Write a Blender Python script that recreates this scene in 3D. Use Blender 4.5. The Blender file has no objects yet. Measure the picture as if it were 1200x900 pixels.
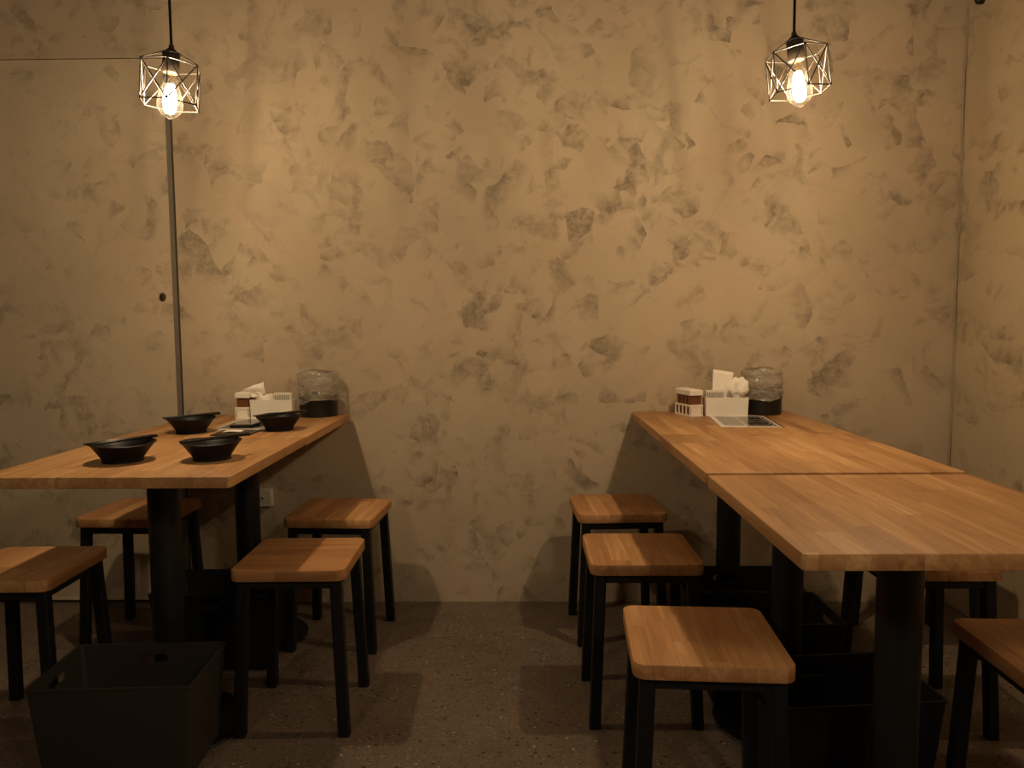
import bpy, bmesh, math, random
from mathutils import Vector, Matrix, noise
PI = math.pi
S = bpy.context.scene
C = S.collection
random.seed(7)

# ------------------------------------------------------------------ object helpers
def thing(name, label, cat, loc=(0, 0, 0), rotz=0, group=None):
    o = bpy.data.objects.new(name, None)
    o.empty_display_size = .05
    C.objects.link(o)
    o.location = loc
    o.rotation_euler = (0, 0, rotz)
    tag(o, label, cat, group)
    return o

def tag(o, label, cat, group=None):
    o['label'] = label
    o['category'] = cat
    if group:
        o['group'] = group
    return o

def obj(name, bm, m, parent=None, smooth=False, sharp=35):
    me = bpy.data.meshes.new(name)
    bmesh.ops.recalc_face_normals(bm, faces=bm.faces[:])
    bm.to_mesh(me)
    bm.free()
    mats = m if isinstance(m, (list, tuple)) else [m]
    for k in mats:
        me.materials.append(k)
    if smooth:
        for p in me.polygons:
            p.use_smooth = True
        try:
            me.set_sharp_from_angle(angle=math.radians(sharp))
        except Exception:
            pass
    o = bpy.data.objects.new(name, me)
    C.objects.link(o)
    if parent:
        o.parent = parent
    return o

def struct(name, bm, m, parent=None, **k):
    o = obj(name, bm, m, parent, **k)
    if not parent:
        o['kind'] = 'structure'
    return o

def dup(root, loc, rotz, label, group=None):
    r = root.copy()
    C.objects.link(r)
    r.location = loc
    r.rotation_euler = (0, 0, rotz)
    r['label'] = label
    if group:
        r['group'] = group
    for ch in list(root.children):
        c = ch.copy()
        C.objects.link(c)
        c.parent = r
        for g in ch.children:
            d = g.copy()
            C.objects.link(d)
            d.parent = c
    return r

# ------------------------------------------------------------------ mesh helpers
def box(bm, x0, x1, y0, y1, z0, z1, mi=0):
    v = [bm.verts.new(p) for p in ((x0, y0, z0), (x1, y0, z0), (x1, y1, z0), (x0, y1, z0),
                                   (x0, y0, z1), (x1, y0, z1), (x1, y1, z1), (x0, y1, z1))]
    for f in ((0, 3, 2, 1), (4, 5, 6, 7), (0, 1, 5, 4), (1, 2, 6, 5), (2, 3, 7, 6), (3, 0, 4, 7)):
        bm.faces.new([v[i] for i in f]).material_index = mi
    return v

def rrect(w, d, r, n=6):
    pts = []
    for cx, cy, a0 in ((w/2-r, d/2-r, 0), (-w/2+r, d/2-r, PI/2), (-w/2+r, -d/2+r, PI), (w/2-r, -d/2+r, 1.5*PI)):
        for k in range(n+1):
            a = a0 + PI/2*k/n
            pts.append((cx + r*math.cos(a), cy + r*math.sin(a)))
    return pts

def loft(bm, loops, cap0=True, cap1=True, mi=0):
    rows = [[bm.verts.new(p) for p in l] for l in loops]
    n = len(rows[0])
    for a, b in zip(rows, rows[1:]):
        for i in range(n):
            bm.faces.new((a[i], a[(i+1) % n], b[(i+1) % n], b[i])).material_index = mi
    if cap0:
        bm.faces.new(list(reversed(rows[0]))).material_index = mi
    if cap1:
        bm.faces.new(rows[-1]).material_index = mi
    return rows

def slab(w, d, z0, z1, r, e):
    """rounded-corner slab with softened top and bottom edges"""
    bm = bmesh.new()
    loops = []
    for z, i in ((z0, e), (z0+e*.35, e*.3), (z0+e, 0), (z1-e, 0), (z1-e*.35, e*.3), (z1, e)):
        loops.append([(x, y, z) for x, y in rrect(w-2*i, d-2*i, max(r-i, .001))])
    loft(bm, loops)
    return bm

def bar(bm, a, b, w, h=None, up=None):
    """bar of rectangular section from a to b, ends cut square to the world axes if near vertical"""
    h = h or w
    a, b = Vector(a), Vector(b)
    d = (b-a).normalized()
    if abs(d.z) > .8:
        s, t = Vector((1, 0, 0)), Vector((0, 1, 0))
    else:
        s = d.cross(Vector((0, 0, 1))).normalized()
        t = Vector((0, 0, 1))
    c = .12*min(w, h)
    sec = [(w/2, h/2-c), (w/2-c, h/2), (-w/2+c, h/2), (-w/2, h/2-c), (-w/2, -h/2+c), (-w/2+c, -h/2), (w/2-c, -h/2), (w/2, -h/2+c)]
    loft(bm, [[p + s*x + t*y for x, y in sec] for p in (a, b)])

def rod(bm, a, b, r, n=8, r2=None):
    a, b = Vector(a), Vector(b)
    d = (b-a).normalized()
    s = d.orthogonal().normalized()
    t = d.cross(s)
    loops = []
    for p, q in ((a, r), (b, r if r2 is None else r2)):
        loops.append([p + s*math.cos(2*PI*k/n)*q + t*math.sin(2*PI*k/n)*q for k in range(n)])
    loft(bm, loops)

def lathe(bm, prof, n=40, mi=0, mis=None):
    rows = []
    for r, z in prof:
        if r < 1e-6:
            rows.append([bm.verts.new((0, 0, z))])
        else:
            rows.append([bm.verts.new((r*math.cos(2*PI*k/n), r*math.sin(2*PI*k/n), z)) for k in range(n)])
    for j, (a, b) in enumerate(zip(rows, rows[1:])):
        m = mis[j] if mis else mi
        for k in range(n):
            k2 = (k+1) % n
            if len(a) == 1 and len(b) == 1:
                continue
            if len(a) == 1:
                f = bm.faces.new((a[0], b[k], b[k2]))
            elif len(b) == 1:
                f = bm.faces.new((a[k], a[k2], b[0]))
            else:
                f = bm.faces.new((a[k], a[k2], b[k2], b[k]))
            f.material_index = m

def curve_tube(pts, r, n=8):
    bm = bmesh.new()
    pts = [Vector(p) for p in pts]
    loops = []
    for i, p in enumerate(pts):
        d = (pts[min(i+1, len(pts)-1)] - pts[max(i-1, 0)]).normalized()
        s = d.orthogonal().normalized() if i == 0 else (s - d*s.dot(d)).normalized()
        t = d.cross(s)
        loops.append([p + s*math.cos(2*PI*k/n)*r + t*math.sin(2*PI*k/n)*r for k in range(n)])
    loft(bm, loops)
    return bm

# ------------------------------------------------------------------ node helpers
class NT:
    def __init__(self, name):
        self.m = bpy.data.materials.new(name)
        self.m.use_nodes = True
        self.t = self.m.node_tree
        self.t.nodes.clear()
        self.out = self.t.nodes.new('ShaderNodeOutputMaterial')
    def n(self, typ, **kw):
        nd = self.t.nodes.new(typ)
        for k, v in kw.items():
            if k.startswith('i_'):
                key = k[2:]
                key = int(key) if key.isdigit() else key.replace('_', ' ')
                self.put(nd.inputs[key], v)
            else:
                setattr(nd, k, v)
        return nd
    def put(self, sock, v):
        if isinstance(v, bpy.types.NodeSocket):
            self.t.links.new(v, sock)
        else:
            sock.default_value = v
    def math(self, op, a, b=0., c=None, clamp=False):
        nd = self.n('ShaderNodeMath', operation=op, use_clamp=clamp)
        self.put(nd.inputs[0], a)
        self.put(nd.inputs[1], b)
        if c is not None:
            self.put(nd.inputs[2], c)
        return nd.outputs[0]
    def mix(self, f, a, b, mode='MIX'):
        nd = self.n('ShaderNodeMix', data_type='RGBA', blend_type=mode)
        self.put(nd.inputs[0], f)
        self.put(nd.inputs[6], a)
        self.put(nd.inputs[7], b)
        return nd.outputs[2]
    def ramp(self, f, stops, interp='LINEAR'):
        nd = self.n('ShaderNodeValToRGB')
        nd.color_ramp.interpolation = interp
        e = nd.color_ramp.elements
        while len(e) < len(stops):
            e.new(.5)
        for k, (p, c) in zip(e, stops):
            k.position = p
            k.color = c if len(c) == 4 else (*c, 1)
        self.put(nd.inputs[0], f)
        return nd.outputs[0]
    def rng(self, v, a, b, c=0., d=1.):
        nd = self.n('ShaderNodeMapRange', clamp=True)
        for i, x in enumerate((v, a, b, c, d)):
            self.put(nd.inputs[i], x)
        return nd.outputs[0]
    def noise(self, vec, scale, detail=4., rough=.55, dist=0.):
        nd = self.n('ShaderNodeTexNoise')
        self.put(nd.inputs['Vector'], vec)
        nd.inputs['Scale'].default_value = scale
        nd.inputs['Detail'].default_value = detail
        nd.inputs['Roughness'].default_value = rough
        nd.inputs['Distortion'].default_value = dist
        return nd.outputs['Fac']
    def mapping(self, vec, loc=(0, 0, 0), rot=(0, 0, 0), sc=(1, 1, 1)):
        nd = self.n('ShaderNodeMapping')
        self.put(nd.inputs[0], vec)
        nd.inputs[1].default_value = loc
        nd.inputs[2].default_value = rot
        nd.inputs[3].default_value = sc
        return nd.outputs[0]
    def bsdf(self, col, rough=.5, spec=.5, metal=0., normal=None, coat=0.):
        nd = self.n('ShaderNodeBsdfPrincipled')
        if not isinstance(col, bpy.types.NodeSocket) and len(col) == 3:
            col = (*col, 1)
        self.put(nd.inputs['Base Color'], col)
        self.put(nd.inputs['Roughness'], rough)
        self.put(nd.inputs['Specular IOR Level'], spec)
        self.put(nd.inputs['Metallic'], metal)
        nd.inputs['Coat Weight'].default_value = coat
        if normal:
            self.put(nd.inputs['Normal'], normal)
        return nd.outputs[0]
    def bump(self, h, strength=.3, dist=.01):
        nd = self.n('ShaderNodeBump')
        nd.inputs['Strength'].default_value = strength
        nd.inputs['Distance'].default_value = dist
        self.put(nd.inputs['Height'], h)
        return nd.outputs[0]
    def end(self, sh):
        self.t.links.new(sh, self.out.inputs[0])
        return self.m

def plain(name, col, rough=.5, spec=.5, metal=0., var=.12, scale=40.):
    """one colour with faint procedural mottling"""
    t = NT(name)
    tc = t.n('ShaderNodeTexCoord').outputs['Object']
    f = t.noise(tc, scale)
    c = t.mix(f, tuple(x*(1-var) for x in col) + (1,), tuple(min(1, x*(1+var)) for x in col) + (1,))
    return t.end(t.bsdf(c, rough, spec, metal))

# ------------------------------------------------------------------ materials
def plaster_mat(name, tone, dark, amount=1.):
    """trowelled cement plaster: overlapping trowel plates, burnished dark edges, gritty smudges"""
    t = NT(name)
    P = t.n('ShaderNodeNewGeometry').outputs['Position']
    sc3 = lambda k: tuple(min(1, x*k) for x in tone) + (1,)
    base_n = t.noise(P, 1.6, 5, .6, .4)
    fine = t.noise(P, 34, 6, .72)
    grit = t.noise(P, 170, 3, .6)
    c = t.mix(t.rng(base_n, .3, .7), sc3(.94), sc3(1.08))
    # slow warm / cool drift of the cement
    c = t.mix(t.rng(t.noise(P, 3.1, 3, .5), .35, .65, 0, .5), c, (tone[0]*1.04, tone[1]*.96, tone[2]*.93, 1))
    def warp(scale, amt):
        wn = t.n('ShaderNodeTexNoise')
        t.put(wn.inputs['Vector'], P)
        wn.inputs['Scale'].default_value = scale
        wn.inputs['Detail'].default_value = 3.
        w = t.n('ShaderNodeVectorMath', operation='MULTIPLY_ADD')
        t.put(w.inputs[0], wn.outputs['Color'])
        w.inputs[1].default_value = (amt, amt, amt)
        t.put(w.inputs[2], P)
        return w.outputs[0]
    smear, plate = None, None
    for q, (cell, rot, wamt, dens) in enumerate(((3.6, .55, .20, .34), (6.2, -.75, .11, .46), (5.0, .1, .14, .52), (9.5, .9, .07, .50))):
        mp = t.mapping(warp(4.+2*q, wamt), loc=(3.7*q, 0, 1.9*q), rot=(0, rot, 0))
        vo = t.n('ShaderNodeTexVoronoi')
        flat = t.n('ShaderNodeVectorMath', operation='MULTIPLY')
        t.put(flat.inputs[0], mp)
        flat.inputs[1].default_value = (cell, cell*.5, cell*1.35)
        t.put(vo.inputs['Vector'], flat.outputs[0])
        vo.inputs['Scale'].default_value = 1.
        loc = t.n('ShaderNodeVectorMath', operation='SUBTRACT')
        t.put(loc.inputs[0], flat.outputs[0])
        t.put(loc.inputs[1], vo.outputs['Position'])
        rc = t.n('ShaderNodeVectorMath', operation='SUBTRACT')
        t.put(rc.inputs[0], vo.outputs['Color'])
        rc.inputs[1].default_value = (.5, .5, .5)
        nr = t.n('ShaderNodeVectorMath', operation='NORMALIZE')
        t.put(nr.inputs[0], rc.outputs[0])
        dt = t.n('ShaderNodeVectorMath', operation='DOT_PRODUCT')
        t.put(dt.inputs[0], loc.outputs[0])
        t.put(dt.inputs[1], nr.outputs[0])
        sp = t.n('ShaderNodeSeparateColor')
        t.put(sp.inputs[0], vo.outputs['Color'])
        ramp = t.rng(dt.outputs['Value'], .02, .52)
        pick = t.math('GREATER_THAN', t.math('FRACT', t.math('MULTIPLY', sp.outputs[0], 7.3)), 1-dens)
        k = t.math('MULTIPLY', ramp, pick)
        smear = k if smear is None else t.math('MAXIMUM', smear, k)
        if q in (0, 1):
            c = t.mix(t.rng(sp.outputs[1], 0, 1, 0, .17*amount), c, sc3(.70))
            plate = sp.outputs[1] if plate is None else t.math('ADD', plate, sp.outputs[1])
    # gritty broken-up patches, in clusters
    patch = t.rng(t.noise(P, 8.5, 5, .62, .6), .43, .57)
    brk = t.rng(fine, .36, .60)
    region = t.rng(t.noise(P, 1.5, 2, .5), .36, .58, .62, 1.)
    sm = t.math('MULTIPLY', t.math('MULTIPLY', smear, patch), t.math('MULTIPLY_ADD', brk, .7, .3))
    blot = t.math('MULTIPLY', t.rng(t.noise(t.mapping(P, loc=(4, 4, 9)), 6.5, 5, .6, .8), .575, .665), t.math('MULTIPLY_ADD', brk, .6, .2))
    sm = t.math('MAXIMUM', sm, t.math('MULTIPLY', blot, .75))
    sm = t.math('MULTIPLY', t.math('MULTIPLY', sm, region), 1.05*amount, clamp=True)
    c = t.mix(sm, c, tuple(dark)+(1,))
    c = t.mix(t.rng(grit, .35, .75, 0, .14), c, sc3(.76))
    h = t.math('MULTIPLY_ADD', base_n, .8, t.math('MULTIPLY_ADD', fine, .12, t.math('MULTIPLY', sm, -.35)))
    h = t.math('MULTIPLY_ADD', plate, .10, h)
    return t.end(t.bsdf(c, t.rng(fine, .3, .7, .62, .8), .25, normal=t.bump(h, .35, .012)))

def floor_mat():
    t = NT('polished_concrete')
    P = t.n('ShaderNodeNewGeometry').outputs['Position']
    c = t.mix(t.rng(t.noise(P, 2.3, 6, .65), .3, .7), (.118, .084, .060, 1), (.185, .134, .096, 1))
    c = t.mix(t.rng(t.noise(P, 120, 4, .7), .35, .7, 0, .6), c, (.105, .08, .06, 1))
    for sc, thr, dens, col in ((95, .34, .70, (.045, .030, .022, 1)), (48, .27, .84, (.016, .011, .009, 1)), (60, .24, .94, (.46, .40, .32, 1)), (120, .28, .91, (.32, .26, .2, 1)), (80, .4, .82, (.22, .15, .1, 1))):
        v = t.n('ShaderNodeTexVoronoi')
        t.put(v.inputs['Vector'], t.mapping(P, loc=(sc*.13, sc*.07, 0), sc=(1, 1.25, 1)))
        v.inputs['Scale'].default_value = sc
        s = t.n('ShaderNodeSeparateColor')
        t.put(s.inputs[0], v.outputs['Color'])
        k = t.math('MULTIPLY', t.math('LESS_THAN', v.outputs['Distance'], thr), t.math('GREATER_THAN', s.outputs[1], dens))
        c = t.mix(t.math('MULTIPLY', k, .8), c, col)
    return t.end(t.bsdf(c, t.rng(t.noise(P, 9, 4), .3, .7, .42, .6), .35, normal=t.bump(t.noise(P, 60, 4), .12, .004)))

def wood_mat(name, w=.047, L=.34, tint=(1, 1, 1)):
    t = NT(name)
    tc = t.n('ShaderNodeTexCoord').outputs['Object']
    rnd = t.n('ShaderNodeObjectInfo').outputs['Random']
    s = t.n('ShaderNodeSeparateXYZ')
    t.put(s.inputs[0], tc)
    xw = t.math('ADD', t.math('DIVIDE', s.outputs[0], w), t.math('MULTIPLY_ADD', rnd, 31., 40.35))
    i = t.math('FLOOR', xw)
    fx = t.math('FRACT', xw)
    wn = t.n('ShaderNodeTexWhiteNoise', noise_dimensions='1D')
    t.put(wn.inputs['W'], i)
    yl = t.math('ADD', t.math('DIVIDE', s.outputs[1], L), t.math('MULTIPLY', wn.outputs['Value'], 7.))
    j = t.math('FLOOR', yl)
    fy = t.math('FRACT', yl)
    cv = t.n('ShaderNodeCombineXYZ')
    for q, v in enumerate((i, j, rnd)):
        t.put(cv.inputs[q], v)
    w2 = t.n('ShaderNodeTexWhiteNoise', noise_dimensions='3D')
    t.put(w2.inputs['Vector'], cv.outputs[0])
    tone = w2.outputs['Value']
    # each stave has its own figure
    off = t.n('ShaderNodeVectorMath', operation='MULTIPLY_ADD')
    t.put(off.inputs[0], w2.outputs['Color'])
    off.inputs[1].default_value = (9, 9, 9)
    t.put(off.inputs[2], tc)
    g1 = t.noise(t.mapping(off.outputs[0], sc=(34, 2.2, 34)), 1., 5, .62, .9)
    g2 = t.noise(t.mapping(off.outputs[0], sc=(190, 7, 190)), 1., 3, .6)
    tone = t.math('ADD', t.math('MULTIPLY_ADD', tone, .46, .25), t.math('MULTIPLY_ADD', g1, 1.5, -.75), clamp=True)
    col = t.ramp(tone, [(0, (.215, .102, .037)), (.3, (.325, .163, .062)), (.6, (.415, .222, .090)), (1, (.56, .335, .158))])
    col = t.mix(t.rng(g2, .4, .75, 0, .3), col, (.22, .11, .042, 1))
    ex = t.math('LESS_THAN', t.math('MINIMUM', fx, t.math('SUBTRACT', 1., fx)), .018)
    ey = t.math('LESS_THAN', t.math('MINIMUM', fy, t.math('SUBTRACT', 1., fy)), .003)
    col = t.mix(t.math('MULTIPLY', t.math('MAXIMUM', ex, ey), .3), col, (.17, .08, .03, 1))
    col = t.mix(1., col, tint+(1,), 'MULTIPLY')
    return t.end(t.bsdf(col, t.rng(g1, .3, .7, .50, .62), .3, normal=t.bump(g2, .06, .002)))

WALL = plaster_mat('trowelled_plaster', (.50, .392, .268), (.205, .160, .108))
WALLR = plaster_mat('trowelled_plaster_right', (.49, .385, .250), (.20, .156, .104))
DOORM = plaster_mat('trowelled_plaster_door', (.57, .457, .314), (.26, .205, .14), .9)
ROOMM = plain('dark_room_paint', (.06, .045, .032), .8, .2, scale=3)  # even dark paint on the unseen walls, keeps bounced light low
CEILM = plain('dark_ceiling_paint', (.03, .025, .02), .8, .2, scale=3)
FLOOR = floor_mat()
WOOD = wood_mat('oak_stave_tabletop', .040, .46, (1.14, 1.12, 1.10))
WOODS = wood_mat('oak_stave_seat', .05, .30, (1.24, 1.16, 1.14))
BLACK = plain('black_powder_coat', (.006, .006, .0065), .5, .35, scale=90)
POLE = plain('black_tube_paint', (.009, .0088, .0085), .42, .4, scale=60)
BINM = plain('dark_brown_plastic', (.030, .024, .020), .55, .4, scale=400, var=.25)
BINK = plain('black_plastic', (.007, .006, .0055), .55, .4, scale=400, var=.25)
BOWLM = plain('black_stoneware', (.005, .004, .0035), .5, .25, scale=60)
CHOP = plain('black_lacquer', (.010, .009, .008), .22, .6)
STEEL = plain('brushed_edge_metal', (.24, .20, .15), .45, .5, .35, scale=20)
GAPM = plain('gap_black', (.004, .003, .003), .9, .1)
WHITE = plain('white_plastic', (.86, .77, .65), .45, .4, scale=15, var=.04)
PAPER = plain('white_paper', (.90, .82, .71), .8, .2, scale=60, var=.05)
PLATE = plain('outlet_plastic', (.60, .53, .42), .5, .4, scale=15, var=.04)
SLOT = plain('slot_black', (.01, .008, .006), .7, .2)
LEATHER = plain('dark_brown_leather', (.035, .022, .014), .5, .4, scale=220, var=.3)
SOCK = plain('dark_socket', (.035, .024, .016), .55, .3, .2, scale=40)
WIRE = plain('black_wire', (.016, .012, .009), .45, .4)
CORD = plain('black_cord', (.006, .005, .005), .7, .2)
POT = plain('black_pot', (.008, .0075, .007), .38, .4)
AMBER = plain('brown_sauce', (.16, .055, .022), .3, .5, scale=70, var=.4)
BRASS = plain('lock_brass', (.16, .105, .06), .35, .5, .8)

def film_mat(name, opac, col, rough=.12):
    t = NT(name)
    P = t.n('ShaderNodeTexCoord').outputs['Object']
    tr = t.n('ShaderNodeBsdfTransparent')
    pr = t.bsdf(col, rough, .8)
    mx = t.n('ShaderNodeMixShader')
    t.put(mx.inputs[0], t.rng(t.noise(t.mapping(P, sc=(18, 18, 60)), 1., 4, .6, .6), .35, .72, opac*.35, opac*1.35))
    t.t.links.new(tr.outputs[0], mx.inputs[1])
    t.t.links.new(pr, mx.inputs[2])
    return t.end(mx.outputs[0])
FILM = film_mat('clear_bag_film', .66, (.42, .355, .27))

def glass_mat():
    t = NT('bulb_glass')
    fr = t.n('ShaderNodeLayerWeight')
    fr.inputs[0].default_value = .35
    tr = t.n('ShaderNodeBsdfTransparent')
    tr.inputs[0].default_value = (.97, .90, .78, 1)
    gl = t.n('ShaderNodeBsdfGlossy')
    gl.inputs['Roughness'].default_value = .06
    gl.inputs[0].default_value = (1, .95, .85, 1)
    mx = t.n('ShaderNodeMixShader')
    t.put(mx.inputs[0], t.math('MULTIPLY_ADD', t.math('POWER', fr.outputs['Facing'], 2.5), .75, .05))
    t.t.links.new(tr.outputs[0], mx.inputs[1])
    t.t.links.new(gl.outputs[0], mx.inputs[2])
    tl = t.n('ShaderNodeBsdfTranslucent')            # haze added so the glass seems to glow, more at its rim
    tl.inputs[0].default_value = (1, .93, .8, 1)
    mh = t.n('ShaderNodeMixShader')
    t.put(mh.inputs[0], t.math('MULTIPLY_ADD', t.math('POWER', fr.outputs['Facing'], 2.), .010, .0022))
    t.t.links.new(mx.outputs[0], mh.inputs[1])
    t.t.links.new(tl.outputs[0], mh.inputs[2])
    return t.end(mh.outputs[0])
GLASS = glass_mat()

def emit(name, col, s):
    t = NT(name)
    e = t.n('ShaderNodeEmission')
    e.inputs[0].default_value = (*col, 1)
    e.inputs[1].default_value = s
    return t.end(e.outputs[0])
FIL = emit('glowing_filament', (1, .78, .46), 60)

def menu_mat(seed):
    """laminated sheet: white margin, thin red border, dark photographs in a grid"""
    t = NT('laminated_print')
    tc = t.n('ShaderNodeTexCoord').outputs['Generated']
    s = t.n('ShaderNodeSeparateXYZ')
    t.put(s.inputs[0], tc)
    x, y = s.outputs[0], s.outputs[1]
    def inside(v, a, b):
        return t.math('MULTIPLY', t.math('GREATER_THAN', v, a), t.math('LESS_THAN', v, b))
    col = t.mix(t.noise(tc, 30), (.66, .60, .52, 1), (.74, .68, .60, 1))
    red = t.math('GREATER_THAN', x, .965)
    col = t.mix(red, col, (.22, .03, .02, 1))
    br = t.n('ShaderNodeTexBrick')
    t.put(br.inputs['Vector'], tc)
    br.offset = 0.
    br.inputs['Scale'].default_value = 1.
    br.inputs['Brick Width'].default_value = .43
    br.inputs['Row Height'].default_value = .21
    br.inputs['Mortar Size'].default_value = .018
    br.inputs['Color1'].default_value = (.03, .022, .016, 1)
    br.inputs['Color2'].default_value = (.16, .11, .075, 1)
    br.inputs['Mortar'].default_value = (.62, .55, .46, 1)
    food = t.mix(t.rng(t.noise(tc, 14+seed, 5, .6), .4, .65), br.outputs['Color'], (.02, .015, .012, 1))
    col = t.mix(t.math('MULTIPLY', inside(x, .08, .90), inside(y, .10, .93)), col, food)
    return t.end(t.bsdf(col, .15, .5))
MENU = menu_mat(3)

def stripe_mat():
    """row of paper-sleeve edges: white with fine dark vertical bars"""
    t = NT('striped_pack_print')
    tc = t.n('ShaderNodeTexCoord').outputs['Generated']
    s = t.n('ShaderNodeSeparateXYZ')
    t.put(s.inputs[0], tc)
    x, z = s.outputs[0], s.outputs[2]
    k = t.math('LESS_THAN', t.math('FRACT', t.math('MULTIPLY', x, 13.)), .5)
    k = t.math('MULTIPLY', k, t.math('MULTIPLY', t.math('GREATER_THAN', z, .4), t.math('LESS_THAN', z, .92)))
    k = t.math('MULTIPLY', k, t.math('MULTIPLY', t.math('GREATER_THAN', x, .05), t.math('LESS_THAN', x, .93)))
    k = t.math('MULTIPLY', k, t.rng(t.noise(tc, 18), .3, .55, .55, 1.))
    col = t.mix(k, (.74, .67, .56, 1), (.05, .034, .022, 1))
    return t.end(t.bsdf(col, .6, .3))
STRIPE = stripe_mat()

# ------------------------------------------------------------------ camera (fitted to the photograph)
F, PITCH, YAW, ROLL, H, D = 887.895, .08138, -.01376, -.00696, 1.11037, 2.9401
fwd = Vector((math.sin(YAW)*math.cos(PITCH), math.cos(YAW)*math.cos(PITCH), -math.sin(PITCH)))
rt0 = Vector((math.cos(YAW), -math.sin(YAW), 0))
up0 = rt0.cross(fwd)
rt = rt0*math.cos(ROLL) + up0*math.sin(ROLL)
up = up0*math.cos(ROLL) - rt0*math.sin(ROLL)
cd = bpy.data.cameras.new('camera')
cam = bpy.data.objects.new('camera', cd)
C.objects.link(cam)
cd.sensor_width = 36
cd.lens = F/1200*36
cd.clip_start = .02
M = Matrix((rt, up, -fwd)).transposed().to_4x4()
M.translation = (0, 0, H)
cam.matrix_world = M
S.camera = cam

# ------------------------------------------------------------------ room
XL, XR, YB, ZC = -3.0, 1.6633, -3.2, 2.80
bm = bmesh.new(); box(bm, XL-.1, XR+.1, YB-.1, D+.12, -.1, 0); struct('floor', bm, FLOOR)
bm = bmesh.new(); box(bm, XL-.1, XR+.1, YB-.1, D+.12, ZC, ZC+.1); struct('ceiling', bm, CEILM)
DX1, DX0, DZ = -1.329, -2.25, 2.118          # door opening
bm = bmesh.new()
box(bm, DX1, XR+.1, D, D+.12, 0, ZC)
box(bm, XL-.1, DX0, D, D+.12, 0, ZC)
box(bm, DX0, DX1, D, D+.12, DZ, ZC)
struct('wall_back', bm, WALL)
bm = bmesh.new(); box(bm, XR, XR+.1, YB-.1, D, 0, ZC); struct('wall_right', bm, WALLR)
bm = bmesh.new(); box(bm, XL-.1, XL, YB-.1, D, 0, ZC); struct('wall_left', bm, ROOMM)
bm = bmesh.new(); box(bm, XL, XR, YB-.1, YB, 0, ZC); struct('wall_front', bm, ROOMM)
# flush plastered door with a metal edge strip, gaps backed in black and a small lock
bm = bmesh.new(); box(bm, DX0-.02, DX1+.02, D+.12, D+.14, 0, DZ+.02); struct('gap_backing', bm, GAPM)  # black sheet added behind the door so its gaps read dark
bm = bmesh.new(); box(bm, DX0+.008, DX1-.024, D-.001, D+.04, .012, DZ-.004)
door = struct('door_1', bm, DOORM)
bm = bmesh.new(); box(bm, DX1-.024, DX1-.007, D-.003, D+.04, .012, DZ-.007); obj('edge_strip', bm, STEEL, door)
bm = bmesh.new(); box(bm, DX0+.008, DX1-.024, D-.004, D, .012, .022); obj('bottom_seal', bm, PLATE, door)
bm = bmesh.new()
lathe(bm, [(0, .012), (.0085, .012), (.011, .009), (.012, 0)], 20)
lathe(bm, [(.012, .0), (.0145, .003), (.0145, -.002), (.012, -.002)], 20)
for v in bm.verts:
    v.co = Vector((v.co.x*.9-1.393, D-.001-v.co.z, v.co.y*1.1+1.217))
lock = obj('door_lock', bm, BRASS, door, True)
bm = bmesh.new(); box(bm, -1.395, -1.391, D-.0145, D-.0125, 1.209, 1.225); obj('keyhole', bm, SLOT, lock)
# thin wavy strip, darker than the plaster, where the two walls meet
pts = [(XR-.004+.003*math.sin(z*9), D-.004, z) for z in [k*.06 for k in range(46)]]
struct('trim_2', curve_tube(pts, .0045, 8), plain('corner_joint', (.33, .258, .172), .8, .2, scale=25, var=.4))

# wall outlet under the left table
o = thing('wall_outlet', 'cream surface-mounted power outlet on the back wall below the left tables', 'outlet', (-1.021, D, .428))
bm = bmesh.new()
loft(bm, [[(x, y, z) for x, z in rrect(.066-2*i, .070-2*i, .006)] for y, i in ((0, 0), (-.022, 0), (-.026, .003))])
obj('cover_box', bm, PLATE, o)
bm = bmesh.new()
loft(bm, [[(x-.012, y, z) for x, z in rrect(.026-i, .036-i, .010)] for y, i in ((-.025, 0), (-.0275, .002))])
f = obj('socket_face', bm, PLATE, o)
bm = bmesh.new()
box(bm, -.022, -.011, -.0285, -.027, .0055, .0105); box(bm, -.022, -.010, -.0285, -.027, -.0105, -.0055)
box(bm, -.005, .001, -.0285, -.027, -.004, .004)
obj('socket_slots', bm, SLOT, f)

# rounded black fixture high on the right wall
bm = bmesh.new()
lathe(bm, [(0, .028), (.010, .027), (.018, .022), (.022, .012), (.022, 0), (0, 0)], 24)
for v in bm.verts:
    v.co = Vector((XR - v.co.z, 2.848+v.co.x*.7, 2.253+v.co.y*.7))
w = obj('wall_hook', bm, POT, None, True)
tag(w, 'small black rounded fixture high on the right wall beside the corner', 'wall fixture')

# ------------------------------------------------------------------ tables
TZ, TT, TS = .76, .027, .6
def make_table(label, loc):
    t = thing('dining_table', label, 'table', loc, 0, 'square pedestal tables pushed into two rows')
    obj('tabletop', slab(TS-.002, TS-.002, TZ-TT, TZ, .008, .002), WOOD, t, True)
    bm = bmesh.new(); box(bm, -.17, .17, -.17, .17, TZ-TT-.008, TZ-TT); obj('mounting_plate', bm, BLACK, t)
    bm = bmesh.new()
    lathe(bm, [(.0415, .006), (.0415, TZ-TT-.008)], 40)
    obj('pole', bm, POLE, t, True)
    bm = bmesh.new()
    lathe(bm, [(0, 0), (.194, 0), (.195, .003), (.191, .006), (.06, .007), (.05, .012), (0, .012)], 64)
    obj('base', bm, BLACK, t, True)
    return t
LX, RX = -.9737, .7252
tb = make_table('left-row pedestal table nearer the camera, two black bowls at its front edge', (LX-.001, 2.011, 0))
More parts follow.
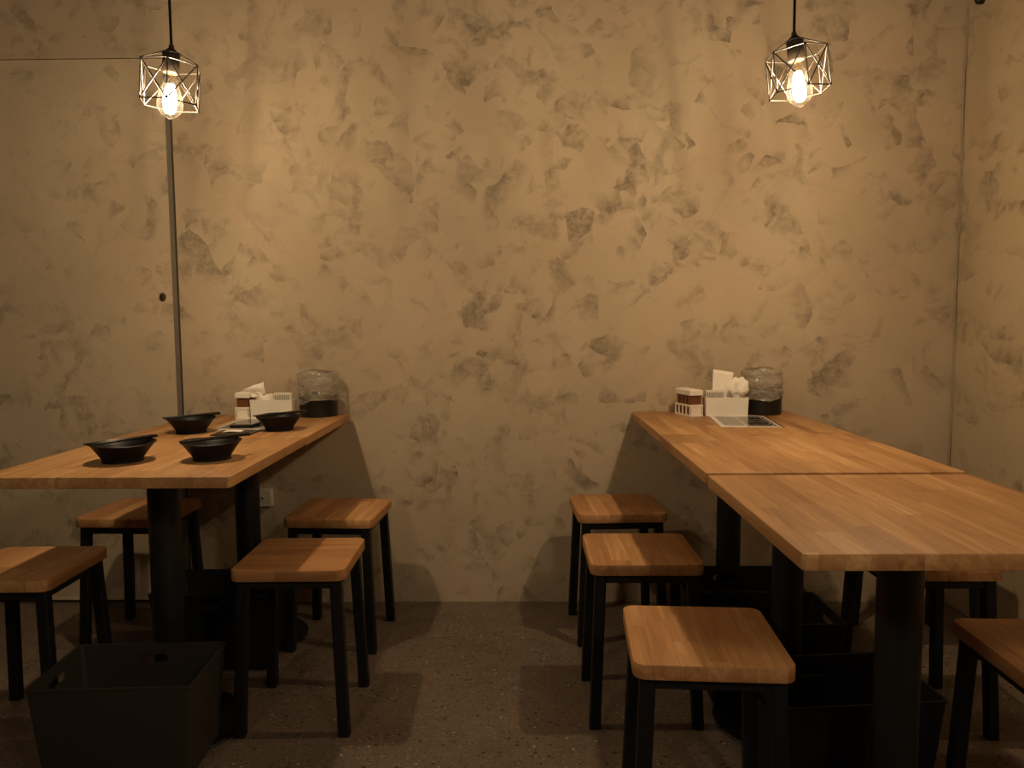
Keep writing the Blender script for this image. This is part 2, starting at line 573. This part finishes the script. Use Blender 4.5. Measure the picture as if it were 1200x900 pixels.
for x, y, lab in (
    (LX+.003, 2.613, 'left-row pedestal table against the wall, holding the left napkin holder'),
    (RX, 2.635, 'right-row pedestal table against the wall, holding the right napkin holder'),
    (RX-.003, 2.033, 'middle pedestal table of the right row of three, empty top'),
    (RX-.001, 1.431, 'nearest pedestal table of the right row, empty top at lower right')):
    o = dup(tb, (x, y, 0), 0, lab)
    if 'nearest' in lab:
        o.scale.z = .9945          # stands a few millimetres lower than its neighbour

# ------------------------------------------------------------------ stools
SZ, ST = .46, .031
def make_stool(label, loc, rz):
    t = thing('stool', label, 'stool', loc, rz, 'square wooden stools with black legs')
    obj('seat', slab(.307, .307, SZ-ST, SZ, .026, .0028), WOODS, t, True)
    bm = bmesh.new()
    q, zz = .122, SZ-ST-.013
    for a, b in (((-q, -q), (q, -q)), ((q, -q), (q, q)), ((q, q), (-q, q)), ((-q, q), (-q, -q))):
        bar(bm, (*a, zz), (*b, zz), .026, .026)
    obj('seat_frame', bm, BLACK, t)
    for sx in (-1, 1):
        for sy in (-1, 1):
            bm = bmesh.new()
            bar(bm, (sx*.141, sy*.141, 0), (sx*.124, sy*.124, SZ-ST), .030)
            obj('leg', bm, BLACK, t)
    return t
R = math.radians
st = make_stool('wooden stool on the aisle side of the left row, nearer the camera', (-.630, 2.100, 0), R(91))
for x, y, a, lab in (
    (-.646, 2.622, -3, 'wooden stool on the aisle side of the left row, near the back wall'),
    (-1.373, 2.022, 1, 'wooden stool behind the open brown bin, cut off by the left edge'),
    (-1.360, 2.636, -2, 'wooden stool by the plastered door, partly hidden by the front left pole'),
    (.333, 2.677, 3, 'wooden stool on the aisle side of the right row, near the back wall'),
    (.334, 2.141, 0, 'wooden stool in the middle of three along the right row aisle'),
    (.371, 1.539, -3.5, 'largest wooden stool, nearest the camera on the right row aisle'),
    (1.103, 2.092, -1, 'wooden stool beyond the right row, showing below the front table edge'),
    (1.078, 1.463, -2, 'wooden stool in the lower right corner, cut off by the edge'),
    (1.345, 2.565, 0, 'wooden stool deep behind the right row, only a leg showing')):
    dup(st, (x, y, 0), R(a), lab)

# ------------------------------------------------------------------ storage bins
def bin_mesh(mat, W=.385, Dp=.254, Hh=.250):
    bm = bmesh.new()
    tp = .020
    def lp(z, off, r):
        k = tp*(1-z/Hh)
        return [(x, y, z) for x, y in rrect(W-2*k-2*off, Dp-2*k-2*off, r)]
    th = .0035
    loft(bm, [lp(0, .004, .010), lp(.004, 0, .012), lp(Hh-.008, 0, .012), lp(Hh-.006, -.002, .013), lp(Hh, -.002, .013), lp(Hh, th, .010), lp(th+.002, th, .010)])
    bmesh.ops.recalc_face_normals(bm, faces=bm.faces[:])
    me = bpy.data.meshes.new('tmp'); bm.to_mesh(me); bm.free()
    o = bpy.data.objects.new('tmp', me); C.objects.link(o)
    bm = bmesh.new()
    zc = Hh-.040
    loft(bm, [[(x, y, z+zc) for x, z in rrect(.078, .021, .0100)] for y in (0, .3)])
    loft(bm, [[(x, y, z+zc) for y, z in rrect(.078, .0205, .0098)] for x in (-.3, -.05)])
    bmesh.ops.recalc_face_normals(bm, faces=bm.faces[:])
    mc = bpy.data.meshes.new('tmpc'); bm.to_mesh(mc); bm.free()
    oc = bpy.data.objects.new('tmpc', mc); C.objects.link(oc)
    md = o.modifiers.new('b', 'BOOLEAN'); md.operation = 'DIFFERENCE'; md.object = oc; md.solver = 'EXACT'
    try:
        md.use_self = True
    except Exception:
        pass
    dg = bpy.context.evaluated_depsgraph_get()
    res = bpy.data.meshes.new_from_object(o.evaluated_get(dg))
    bpy.data.objects.remove(o); bpy.data.objects.remove(oc)
    res.materials.clear(); res.materials.append(mat)
    for p in res.polygons:
        p.use_smooth = True
    res.set_sharp_from_angle(angle=R(30))
    res.name = 'storage_bin'
    return res
bmA, bmB = bin_mesh(BINM), bin_mesh(BINK)
for me, x, y, a, lab in (
    (bmA, -.988, 1.832, 3, 'open dark brown plastic bin at lower left before the table pole'),
    (bmB, -.996, 2.440, 180, 'black plastic bin under the left row between the two poles'),
    (bmB, .700, 2.464, 0, 'black plastic bin farthest back under the right row'),
    (bmB, .718, 2.206, 180, 'black plastic bin second from the wall under the right row'),
    (bmB, .748, 1.755, 5, 'black plastic bin behind the nearest pole of the right row')):
    o = bpy.data.objects.new('storage_bin', me); C.objects.link(o)
    o.location = (x, y, .0085); o.rotation_euler = (0, 0, R(a))
    tag(o, lab, 'storage bin', 'dark storage bins under the tables')

# ------------------------------------------------------------------ pendant lamps
def make_lamp(label, bx, by, bz, spin, tilt):
    """bx,by,bz: bulb centre"""
    top = bz + .085                      # socket top
    t = thing('pendant_lamp', label, 'lamp', (bx, by, top), 0, 'caged pendant lamps over the tables')
    obj('cord', curve_tube([(0, 0, -.002), (0, 0, .3), (0, 0, ZC-top-.02)], .0036, 10), CORD, t, True)
    bm = bmesh.new(); lathe(bm, [(0, ZC-top), (.05, ZC-top), (.05, ZC-top-.018), (.044, ZC-top-.024), (0, ZC-top-.024)], 32)
    obj('ceiling_canopy', bm, SOCK, t, True)
    A = Matrix.Rotation(tilt, 4, 'Y') @ Matrix.Rotation(spin, 4, 'Z')
    bm = bmesh.new()
    lathe(bm, [(0, .006), (.006, .006), (.007, -.002), (.013, -.008), (.0195, -.014), (.0215, -.022), (.0215, -.064), (.0195, -.067), (.0, -.067)], 32)
    bm.transform(A); obj('socket', bm, SOCK, t, True)
    # hexagonal wire cage with crossed braces
    Rr, zt, zb, zs = .0785, -.047, -.149, -.016
    ring = lambda z: [Vector((Rr*math.cos(PI/3*k), Rr*math.sin(PI/3*k), z)) for k in range(6)]
    T, B = ring(zt), ring(zb)
    bm = bmesh.new()
    r = .0017
    for k in range(6):
        m = (k+1) % 6
        for a, b in ((T[k], T[m]), (B[k], B[m]), (T[k], B[k]), (T[k], B[m]), (T[m], B[k])):
            rod(bm, a, b, r)
        if k % 2 == 0:
            rod(bm, (.021*math.cos(PI/3*k), .021*math.sin(PI/3*k), zs), T[k], r)
    for k in range(24):
        a, b = 2*PI*k/24, 2*PI*(k+1)/24
        rod(bm, (.0225*math.cos(a), .0225*math.sin(a), zs), (.0225*math.cos(b), .0225*math.sin(b), zs), r)
    for p in T+B:
        bmesh.ops.create_icosphere(bm, subdivisions=1, radius=r*1.35, matrix=Matrix.Translation(p))
    bm.transform(A); obj('wire_cage', bm, WIRE, t, True)
    # teardrop filament bulb
    bm = bmesh.new()
    prof = [(.0135, -.066), (.0140, -.076), (.0170, -.087), (.0215, -.102), (.0262, -.117), (.0303, -.132), (.0325, -.145), (.0318, -.156),
            (.0280, -.166), (.0215, -.174), (.0130, -.180), (.0060, -.183), (.0035, -.186), (0, -.187)]
    lathe(bm, prof, 40)
    bm.transform(A); bulb = obj('bulb', bm, GLASS, t, True)
    bm = bmesh.new()  # strands made thick and dense to stand in for the bulb's glare
    n = 10
    for k in range(n):
        c = 2*PI*k/n
        pz = [(.0070, -.096), (.0115, -.112), (.0150, -.134), (.0140, -.154), (.0080, -.168)]
        pp = [(q*math.cos(c+.25*j), q*math.sin(c+.25*j), z) for j, (q, z) in enumerate(pz)]
        for p, q in zip(pp, pp[1:]):
            rod(bm, p, q, .0030, 6)
    bm.transform(A); obj('filament', bm, FIL, bulb)
    bm = bmesh.new()
    lathe(bm, [(0, -.070), (.006, -.070), (.0045, -.085), (.003, -.1), (.003, -.160), (0, -.160)], 12)
    bm.transform(A); obj('glass_stem', bm, GLASS, bulb, True)
    ld = bpy.data.lights.new('bulb_light', 'POINT')
    ld.energy = LAMP; ld.color = LCOL; ld.shadow_soft_size = .0215
    lo = bpy.data.objects.new('bulb_light', ld); C.objects.link(lo)
    lo.parent = t; lo.location = A @ Vector((0, 0, -.130))
    # upright filaments shine mostly sideways
    ld.use_nodes = True
    nt = ld.node_tree
    em = next(n for n in nt.nodes if n.type == 'EMISSION')
    tc = nt.nodes.new('ShaderNodeTexCoord'); sx = nt.nodes.new('ShaderNodeSeparateXYZ')
    nt.links.new(tc.outputs['Normal'], sx.inputs[0])
    m1 = nt.nodes.new('ShaderNodeMath'); m1.operation = 'MULTIPLY'
    nt.links.new(sx.outputs[2], m1.inputs[0]); nt.links.new(sx.outputs[2], m1.inputs[1])
    m2 = nt.nodes.new('ShaderNodeMath'); m2.operation = 'MULTIPLY_ADD'
    nt.links.new(m1.outputs[0], m2.inputs[0]); m2.inputs[1].default_value = -.22; m2.inputs[2].default_value = 1.03
    nt.links.new(m2.outputs[0], em.inputs['Strength'])
LAMP, LCOL = 84., (1., .81, .57)
make_lamp('caged pendant lamp with lit bulb hanging over the left tables', -.924, 2.06, 1.757, R(-11), R(4))
make_lamp('caged pendant lamp with lit bulb hanging over the right tables', .716, 2.06, 1.770, R(-34), R(-7))

# lamps of the rest of the room, behind the photographer
for x, y, z, e in ((-1.0, -.1, 1.78, 19.), (.75, -.2, 1.78, 26.)):
    ld = bpy.data.lights.new('room_lamp', 'POINT')
    ld.energy = e; ld.color = LCOL; ld.shadow_soft_size = .12
    lo = bpy.data.objects.new('room_lamp', ld); C.objects.link(lo); lo.location = (x, y, z)

# ------------------------------------------------------------------ bowls and chopsticks
bm = bmesh.new()
lathe(bm, [(0, .006), (.040, .006), (.043, 0), (.047, 0), (.046, .008), (.054, .020), (.064, .034), (.0700, .0425), (.0745, .0455), (.0752, .0478), (.073, .0490),
           (.068, .0455), (.060, .034), (.048, .018), (.034, .011), (0, .010)], 56)
# hand-thrown rim, gently uneven
for v in bm.verts:
    r = math.hypot(v.co.x, v.co.y)
    if r > .05:
        a = math.atan2(v.co.y, v.co.x)
        k = (r-.05)/.025
        v.co.z += k*.0022*math.sin(2*a+.6)
        v.co.x *= 1+k*.02*math.sin(3*a+1); v.co.y *= 1+k*.02*math.sin(3*a+1)
bo = obj('bowl', bm, BOWLM, None, True, 60)
bowls = [(-1.032, 1.920, 1.06, 15, 'black bowl at the front left of the left table, leftmost of all four'),
         (-.811, 1.945, 1.01, -20, 'black bowl at the front right of the left table before the bill folder'),
         (-1.078, 2.432, 1.01, 40, 'black bowl at the back left, by the foot of the door edge line'),
         (-.806, 2.480, .97, 100, 'black bowl in front of the white napkin holder on the left row')]
for k, (x, y, s, a, lab) in enumerate(bowls):
    b = bo if k == 0 else bo.copy()
    if k:
        C.objects.link(b)
    b.location = (x, y, TZ); b.scale = (s, s, 1); b.rotation_euler = (0, 0, R(a))
    tag(b, lab, 'bowl', 'black bowls on the left tables')
def chopstick_mesh():
    bm = bmesh.new()
    n = 8
    loops = []
    for x, r in ((-.088, .0018), (-.087, .0024), (0, .0032), (.087, .0042), (.088, .0038)):
        loops.append([(x, r*math.cos(2*PI*q/n+PI/8), r*math.sin(2*PI*q/n+PI/8)) for q in range(n)])
    loft(bm, loops)
    return bm
ch = obj('chopstick', chopstick_mesh(), CHOP, None, True)
where = ['across the front left bowl, leftmost on the left table', 'across the front right bowl before the dark bill folder', 'across the back left bowl near the door edge', 'across the bowl before the left napkin holder']
aims = [(47, 3, -.006, .010), (40, 2, .006, .012), (36, 3, -.002, .012), (38, 2, .002, .010)]
first = True
for (x, y, s, a0, lab), wh, (ang, spread, ox, oy) in zip(bowls, where, aims):
    for q in (0, 1):
        o = ch if first else ch.copy()
        if not first:
            C.objects.link(o)
        first = False
        a = R(ang + (spread if q else 0))
        off = -.008 if q else .008
        o.location = (x+ox-math.sin(a)*off, y+oy+math.cos(a)*off, TZ+.0535)
        o.rotation_euler = (0, R(-1.2), a)
        tag(o, 'black %s chopstick lying %s' % ('nearer' if q else 'farther', wh), 'chopstick', 'chopsticks laid across the bowls')

# ------------------------------------------------------------------ table-top things
def rot_thing(o, x, y, z, a):
    o.location = (x, y, z); o.rotation_euler = (0, 0, R(a))
    return o
def sheet(w, d, h, r=.002):
    bm = bmesh.new()
    loft(bm, [[(x, y, z) for x, y in rrect(w, d, r, 3)] for z in (0, h)])
    return bm
m1 = obj('menu', sheet(.205, .297, .0018), MENU)
tag(rot_thing(m1, .773, 2.632, TZ, -6), 'laminated menu with dark pictures lying before the right napkin holder', 'menu', 'laminated menus')
m2 = m1.copy(); C.objects.link(m2)
tag(rot_thing(m2, -.937, 2.630, TZ, 2), 'laminated menu lying before the left napkin holder, partly under the phone', 'menu', 'laminated menus')
# bill folder, slip and phone
o = obj('bill_folder', slab(.125, .112, 0, .004, .005, .001), LEATHER, None, True)
tag(rot_thing(o, -.922, 2.402, TZ, 0), 'flat dark brown bill folder on the left table between the bowls', 'folder')
bm = bmesh.new()
N = 8
g = [[bm.verts.new((-.03+.06*i/N, -.022+.044*j/3, .0008+.002*math.sin(PI*i/N)**2)) for j in range(4)] for i in range(N+1)]
for i in range(N):
    for j in range(3):
        bm.faces.new((g[i][j], g[i+1][j], g[i+1][j+1], g[i][j+1]))
o = obj('paper_slip', bm, PAPER, None, True)
o.modifiers.new('thickness', 'SOLIDIFY').thickness = .0006
tag(rot_thing(o, -.937, 2.424, TZ+.0044, 4), 'small white paper slip lying on the dark bill folder', 'paper')
ph = thing('smartphone', 'flat black phone with glossy top lying on the menu behind the bill folder', 'phone', (-.950, 2.580, TZ+.0018), R(-2))
obj('phone_body', slab(.076, .125, 0, .009, .010, .002), BLACK, ph, True)
bm = bmesh.new(); loft(bm, [[(x, y, z) for x, y in rrect(.070, .119, .008)] for z in (.009, .0096)])
obj('screen', bm, plain('phone_glass', (.01, .01, .011), .06, .9), ph)

def make_spice(label, x, y, a):
    """white condiment box: base tray with cut-outs, brown jars behind, white lid"""
    w, d = .053, .115
    t = thing('condiment_box', label, 'condiment box', (x, y, TZ), R(a), 'white condiment boxes on the tables')
    bm = bmesh.new()
    box(bm, -w/2, w/2, -d/2, d/2, 0, .006)
    box(bm, -w/2, w/2, -d/2, d/2, .036, .043)
    box(bm, -w/2+.006, w/2-.006, -d/2+.002, -d/2+.005, .006, .036)
    for k in range(5):
        yy = -d/2+.004+(d-.008)*k/4
        for sx in (-1, 1):
            box(bm, sx*w/2-(.003 if sx > 0 else 0), sx*w/2+(.003 if sx < 0 else 0), yy-.003, yy+.003, .006, .036)
    obj('base_tray', bm, WHITE, t)
    for k in range(4):
        yy = -d/2+.004+(d-.008)*(k+.5)/4
        bm = bmesh.new(); loft(bm, [[(px, py+yy, z) for px, py in rrect(w-.008, .021, .003, 3)] for z in (.0062, .080)])
        obj('jar', bm, AMBER, t)
    bm = bmesh.new()
    loft(bm, [[(px, py, z) for px, py in rrect(w-2*i, d-2*i, .003, 3)] for z, i in ((.078, 0), (.094, 0), (.097, .002))])
    for k in range(4):
        yy = -d/2+.004+(d-.008)*(k+.5)/4
        box(bm, -w*.28, w*.28, yy-.009, yy+.009, .097, .0995)
    obj('lid', bm, WHITE, t)
    for sx in (-1, 1):
        for k in range(3):
            yy = -d/2+.004+(d-.008)*(k+1)/4
            pass
    return t
make_spice('white condiment box with brown jars at the left end of the right napkin holder', .622, 2.828, 17)
make_spice('white condiment box with brown jars at the left end of the left napkin holder', -1.037, 2.832, -1)

def make_holder(label, x, y, a):
    W, Dp, Hh, th = .157, .058, .070, .003
    t = thing('napkin_holder', label, 'napkin holder', (x, y, TZ), R(a), 'white open holders on the tables')
    bm = bmesh.new()
    lp = lambda z, k: [(px, py, z) for px, py in rrect(W-2*k, Dp-2*k, .004, 3)]
    loft(bm, [lp(0, .003), lp(.002, .002), lp(Hh, 0), lp(Hh, th), lp(th, .002+th)])
    obj('tray', bm, WHITE, t)
    return t
make_holder('white rectangular holder with a crumpled tissue standing on the right row', .750, 2.797, -1)
make_holder('white rectangular holder with tissue and striped pack standing on the left row', -.930, 2.797, 1)

def grid_sheet(nu, nv, fn):
    bm = bmesh.new()
    g = [[bm.verts.new(fn(i/nu, j/nv)) for j in range(nv+1)] for i in range(nu+1)]
    for i in range(nu):
        for j in range(nv):
            bm.faces.new((g[i][j], g[i+1][j], g[i+1][j+1], g[i][j+1]))
    return bm
def nz(p, s, amp):
    return Vector(noise.noise_vector(Vector(p)*s))*amp
def crumple(cx, cy, cz, sx, sy, sz, seed):
    bm = bmesh.new()
    bmesh.ops.create_icosphere(bm, subdivisions=4, radius=1)
    for v in bm.verts:
        p = v.co.copy()
        k = 1 + .30*noise.noise(p*1.7+Vector((seed, 0, 0))) + .16*abs(noise.noise(p*4+Vector((0, seed, 0)))) - .10*abs(noise.noise(p*8+Vector((0, 0, seed))))
        v.co = Vector((cx+p.x*k*sx, cy+p.y*k*sy, cz+p.z*k*sz))
    return bm
# packs with printed stripes, standing in the holders
def pack(x, y, a, w, lab):
    o = obj('striped_pack', slab(w, .022, 0, .091, .003, .001), STRIPE)
    tag(rot_thing(o, x, y, TZ+.0035, a), lab, 'pack', 'striped packs in the holders')
pack(-.892, 2.800, 1, .066, 'white pack with fine dark stripes standing in the left napkin holder')
pack(.712, 2.802, -1, .070, 'white pack with fine dark stripes standing in the right napkin holder')
# tissues
def tissue_left(u, v):
    x = -.998 + .070*u
    z = .7650 + (.092 - .012*u + .006*math.sin(u*9))*v
    p = Vector((x, 2.797 + .006*math.sin(u*7+v*3), z))
    return p + nz(p, 60, .005*v)
o = obj('tissue', grid_sheet(14, 12, tissue_left), PAPER, None, True, 80)
o.modifiers.new('thickness', 'SOLIDIFY').thickness = .0008
tag(o, 'crinkled white tissue sheet poking up from the left napkin holder', 'tissue')
# napkin folded over the top left of the left holder
def fold(u, v):
    bl, br, tl, tr = Vector((-1.000, 2.790, .836)), Vector((-.957, 2.800, .850)), Vector((-1.034, 2.788, .870)), Vector((-.966, 2.802, .896))
    p = (bl*(1-u)+br*u)*(1-v) + (tl*(1-u)+tr*u)*v
    p.y += .006*math.sin(u*3+v*4)
    return p + nz(p, 35, .003)
o = obj('tissue', grid_sheet(12, 12, fold), PAPER, None, True, 80)
o.modifiers.new('thickness', 'SOLIDIFY').thickness = .0008
tag(o, 'white tissue corner leaning left over the condiment box from the left holder', 'tissue')
bm = crumple(.800, 2.796, TZ+.104, .034, .021, .038, 5.1)
o = obj('crumpled_tissue', bm, PAPER, None, True, 20)
tag(o, 'crumpled white tissue ball bulging out of the right napkin holder', 'tissue')
def stand(u, v):
    p = Vector((.702 + .075*u + .006*v, 2.815 + .002*math.sin(u*4), TZ + .005 + (.166-.012*u)*v))
    return p + nz(p, 25, .0015)
o = obj('paper_napkin', grid_sheet(12, 12, stand), PAPER, None, True, 80)
o.modifiers.new('thickness', 'SOLIDIFY').thickness = .0008
tag(o, 'flat white paper napkin standing upright behind the crumpled tissue in the right holder', 'napkin')

def make_pot(label, x, y, seed):
    t = thing('waste_pot', label, 'pot', (x, y, TZ), 0, 'bag-lined black pots by the wall')
    bm = bmesh.new()
    lathe(bm, [(0, 0), (.068, 0), (.070, .002), (.0725, .084), (.0730, .086), (.0705, .086), (.067, .006), (0, .005)], 48)
    obj('pot', bm, POT, t, True)
    bm = bmesh.new()
    n, rows = 72, []
    prof = [(.0745, .058), (.0750, .065), (.0752, .073), (.0755, .081)] + [(.0755-.0016*abs(math.sin(i*1.3)), .088+.0072*i) for i in range(11)] + [(.071, .166), (.062, .171)]
    for j, (r, z) in enumerate(prof):
        row = []
        for k in range(n):
            a = 2*PI*k/n
            c, s = math.cos(a), math.sin(a)
            f = noise.noise(Vector((c*1.5+seed, s*1.5, z*38))) * .0085 + noise.noise(Vector((c*5, s*5+seed, z*95))) * .0050
            zz = z
            if j == 0:
                zz += .012*noise.noise(Vector((c*1.2, s*1.2, seed))) + .010*max(0, -s)*math.cos(2.2*a+seed)
            if j >= len(prof)-2:
                zz += .012*noise.noise(Vector((c*1.6, s*1.6, seed+4)))
            rr = r + max(f, -.0005) if z < .092 else r + f - .001
            row.append(bm.verts.new((rr*c, rr*s, zz)))
        rows.append(row)
    for a, b in zip(rows, rows[1:]):
        for k in range(n):
            bm.faces.new((a[k], a[(k+1) % n], b[(k+1) % n], b[k]))
    obj('bag_liner', bm, FILM, t, True, 50)
    return t
make_pot('black pot lined with a clear plastic bag by the wall on the left row', -.777, 2.862, 1.3)
make_pot('black pot lined with a clear plastic bag by the wall on the right row', .905, 2.862, 6.1)

# ------------------------------------------------------------------ world and view
wd = bpy.data.worlds.new('world'); S.world = wd
wd.use_nodes = True
bg = wd.node_tree.nodes.get('Background') or wd.node_tree.nodes.new('ShaderNodeBackground')
bg.inputs[0].default_value = (.02, .016, .012, 1); bg.inputs[1].default_value = .5
vs = S.view_settings
S.display_settings.display_device = 'sRGB'
vs.view_transform = 'Standard'; vs.look = 'None'; vs.exposure = 0; vs.gamma = 1; vs.use_curve_mapping = False
S.cycles.max_bounces = 8; S.cycles.transparent_max_bounces = 16
S.cycles.sample_clamp_indirect = 4
S.cycles.use_denoising = True
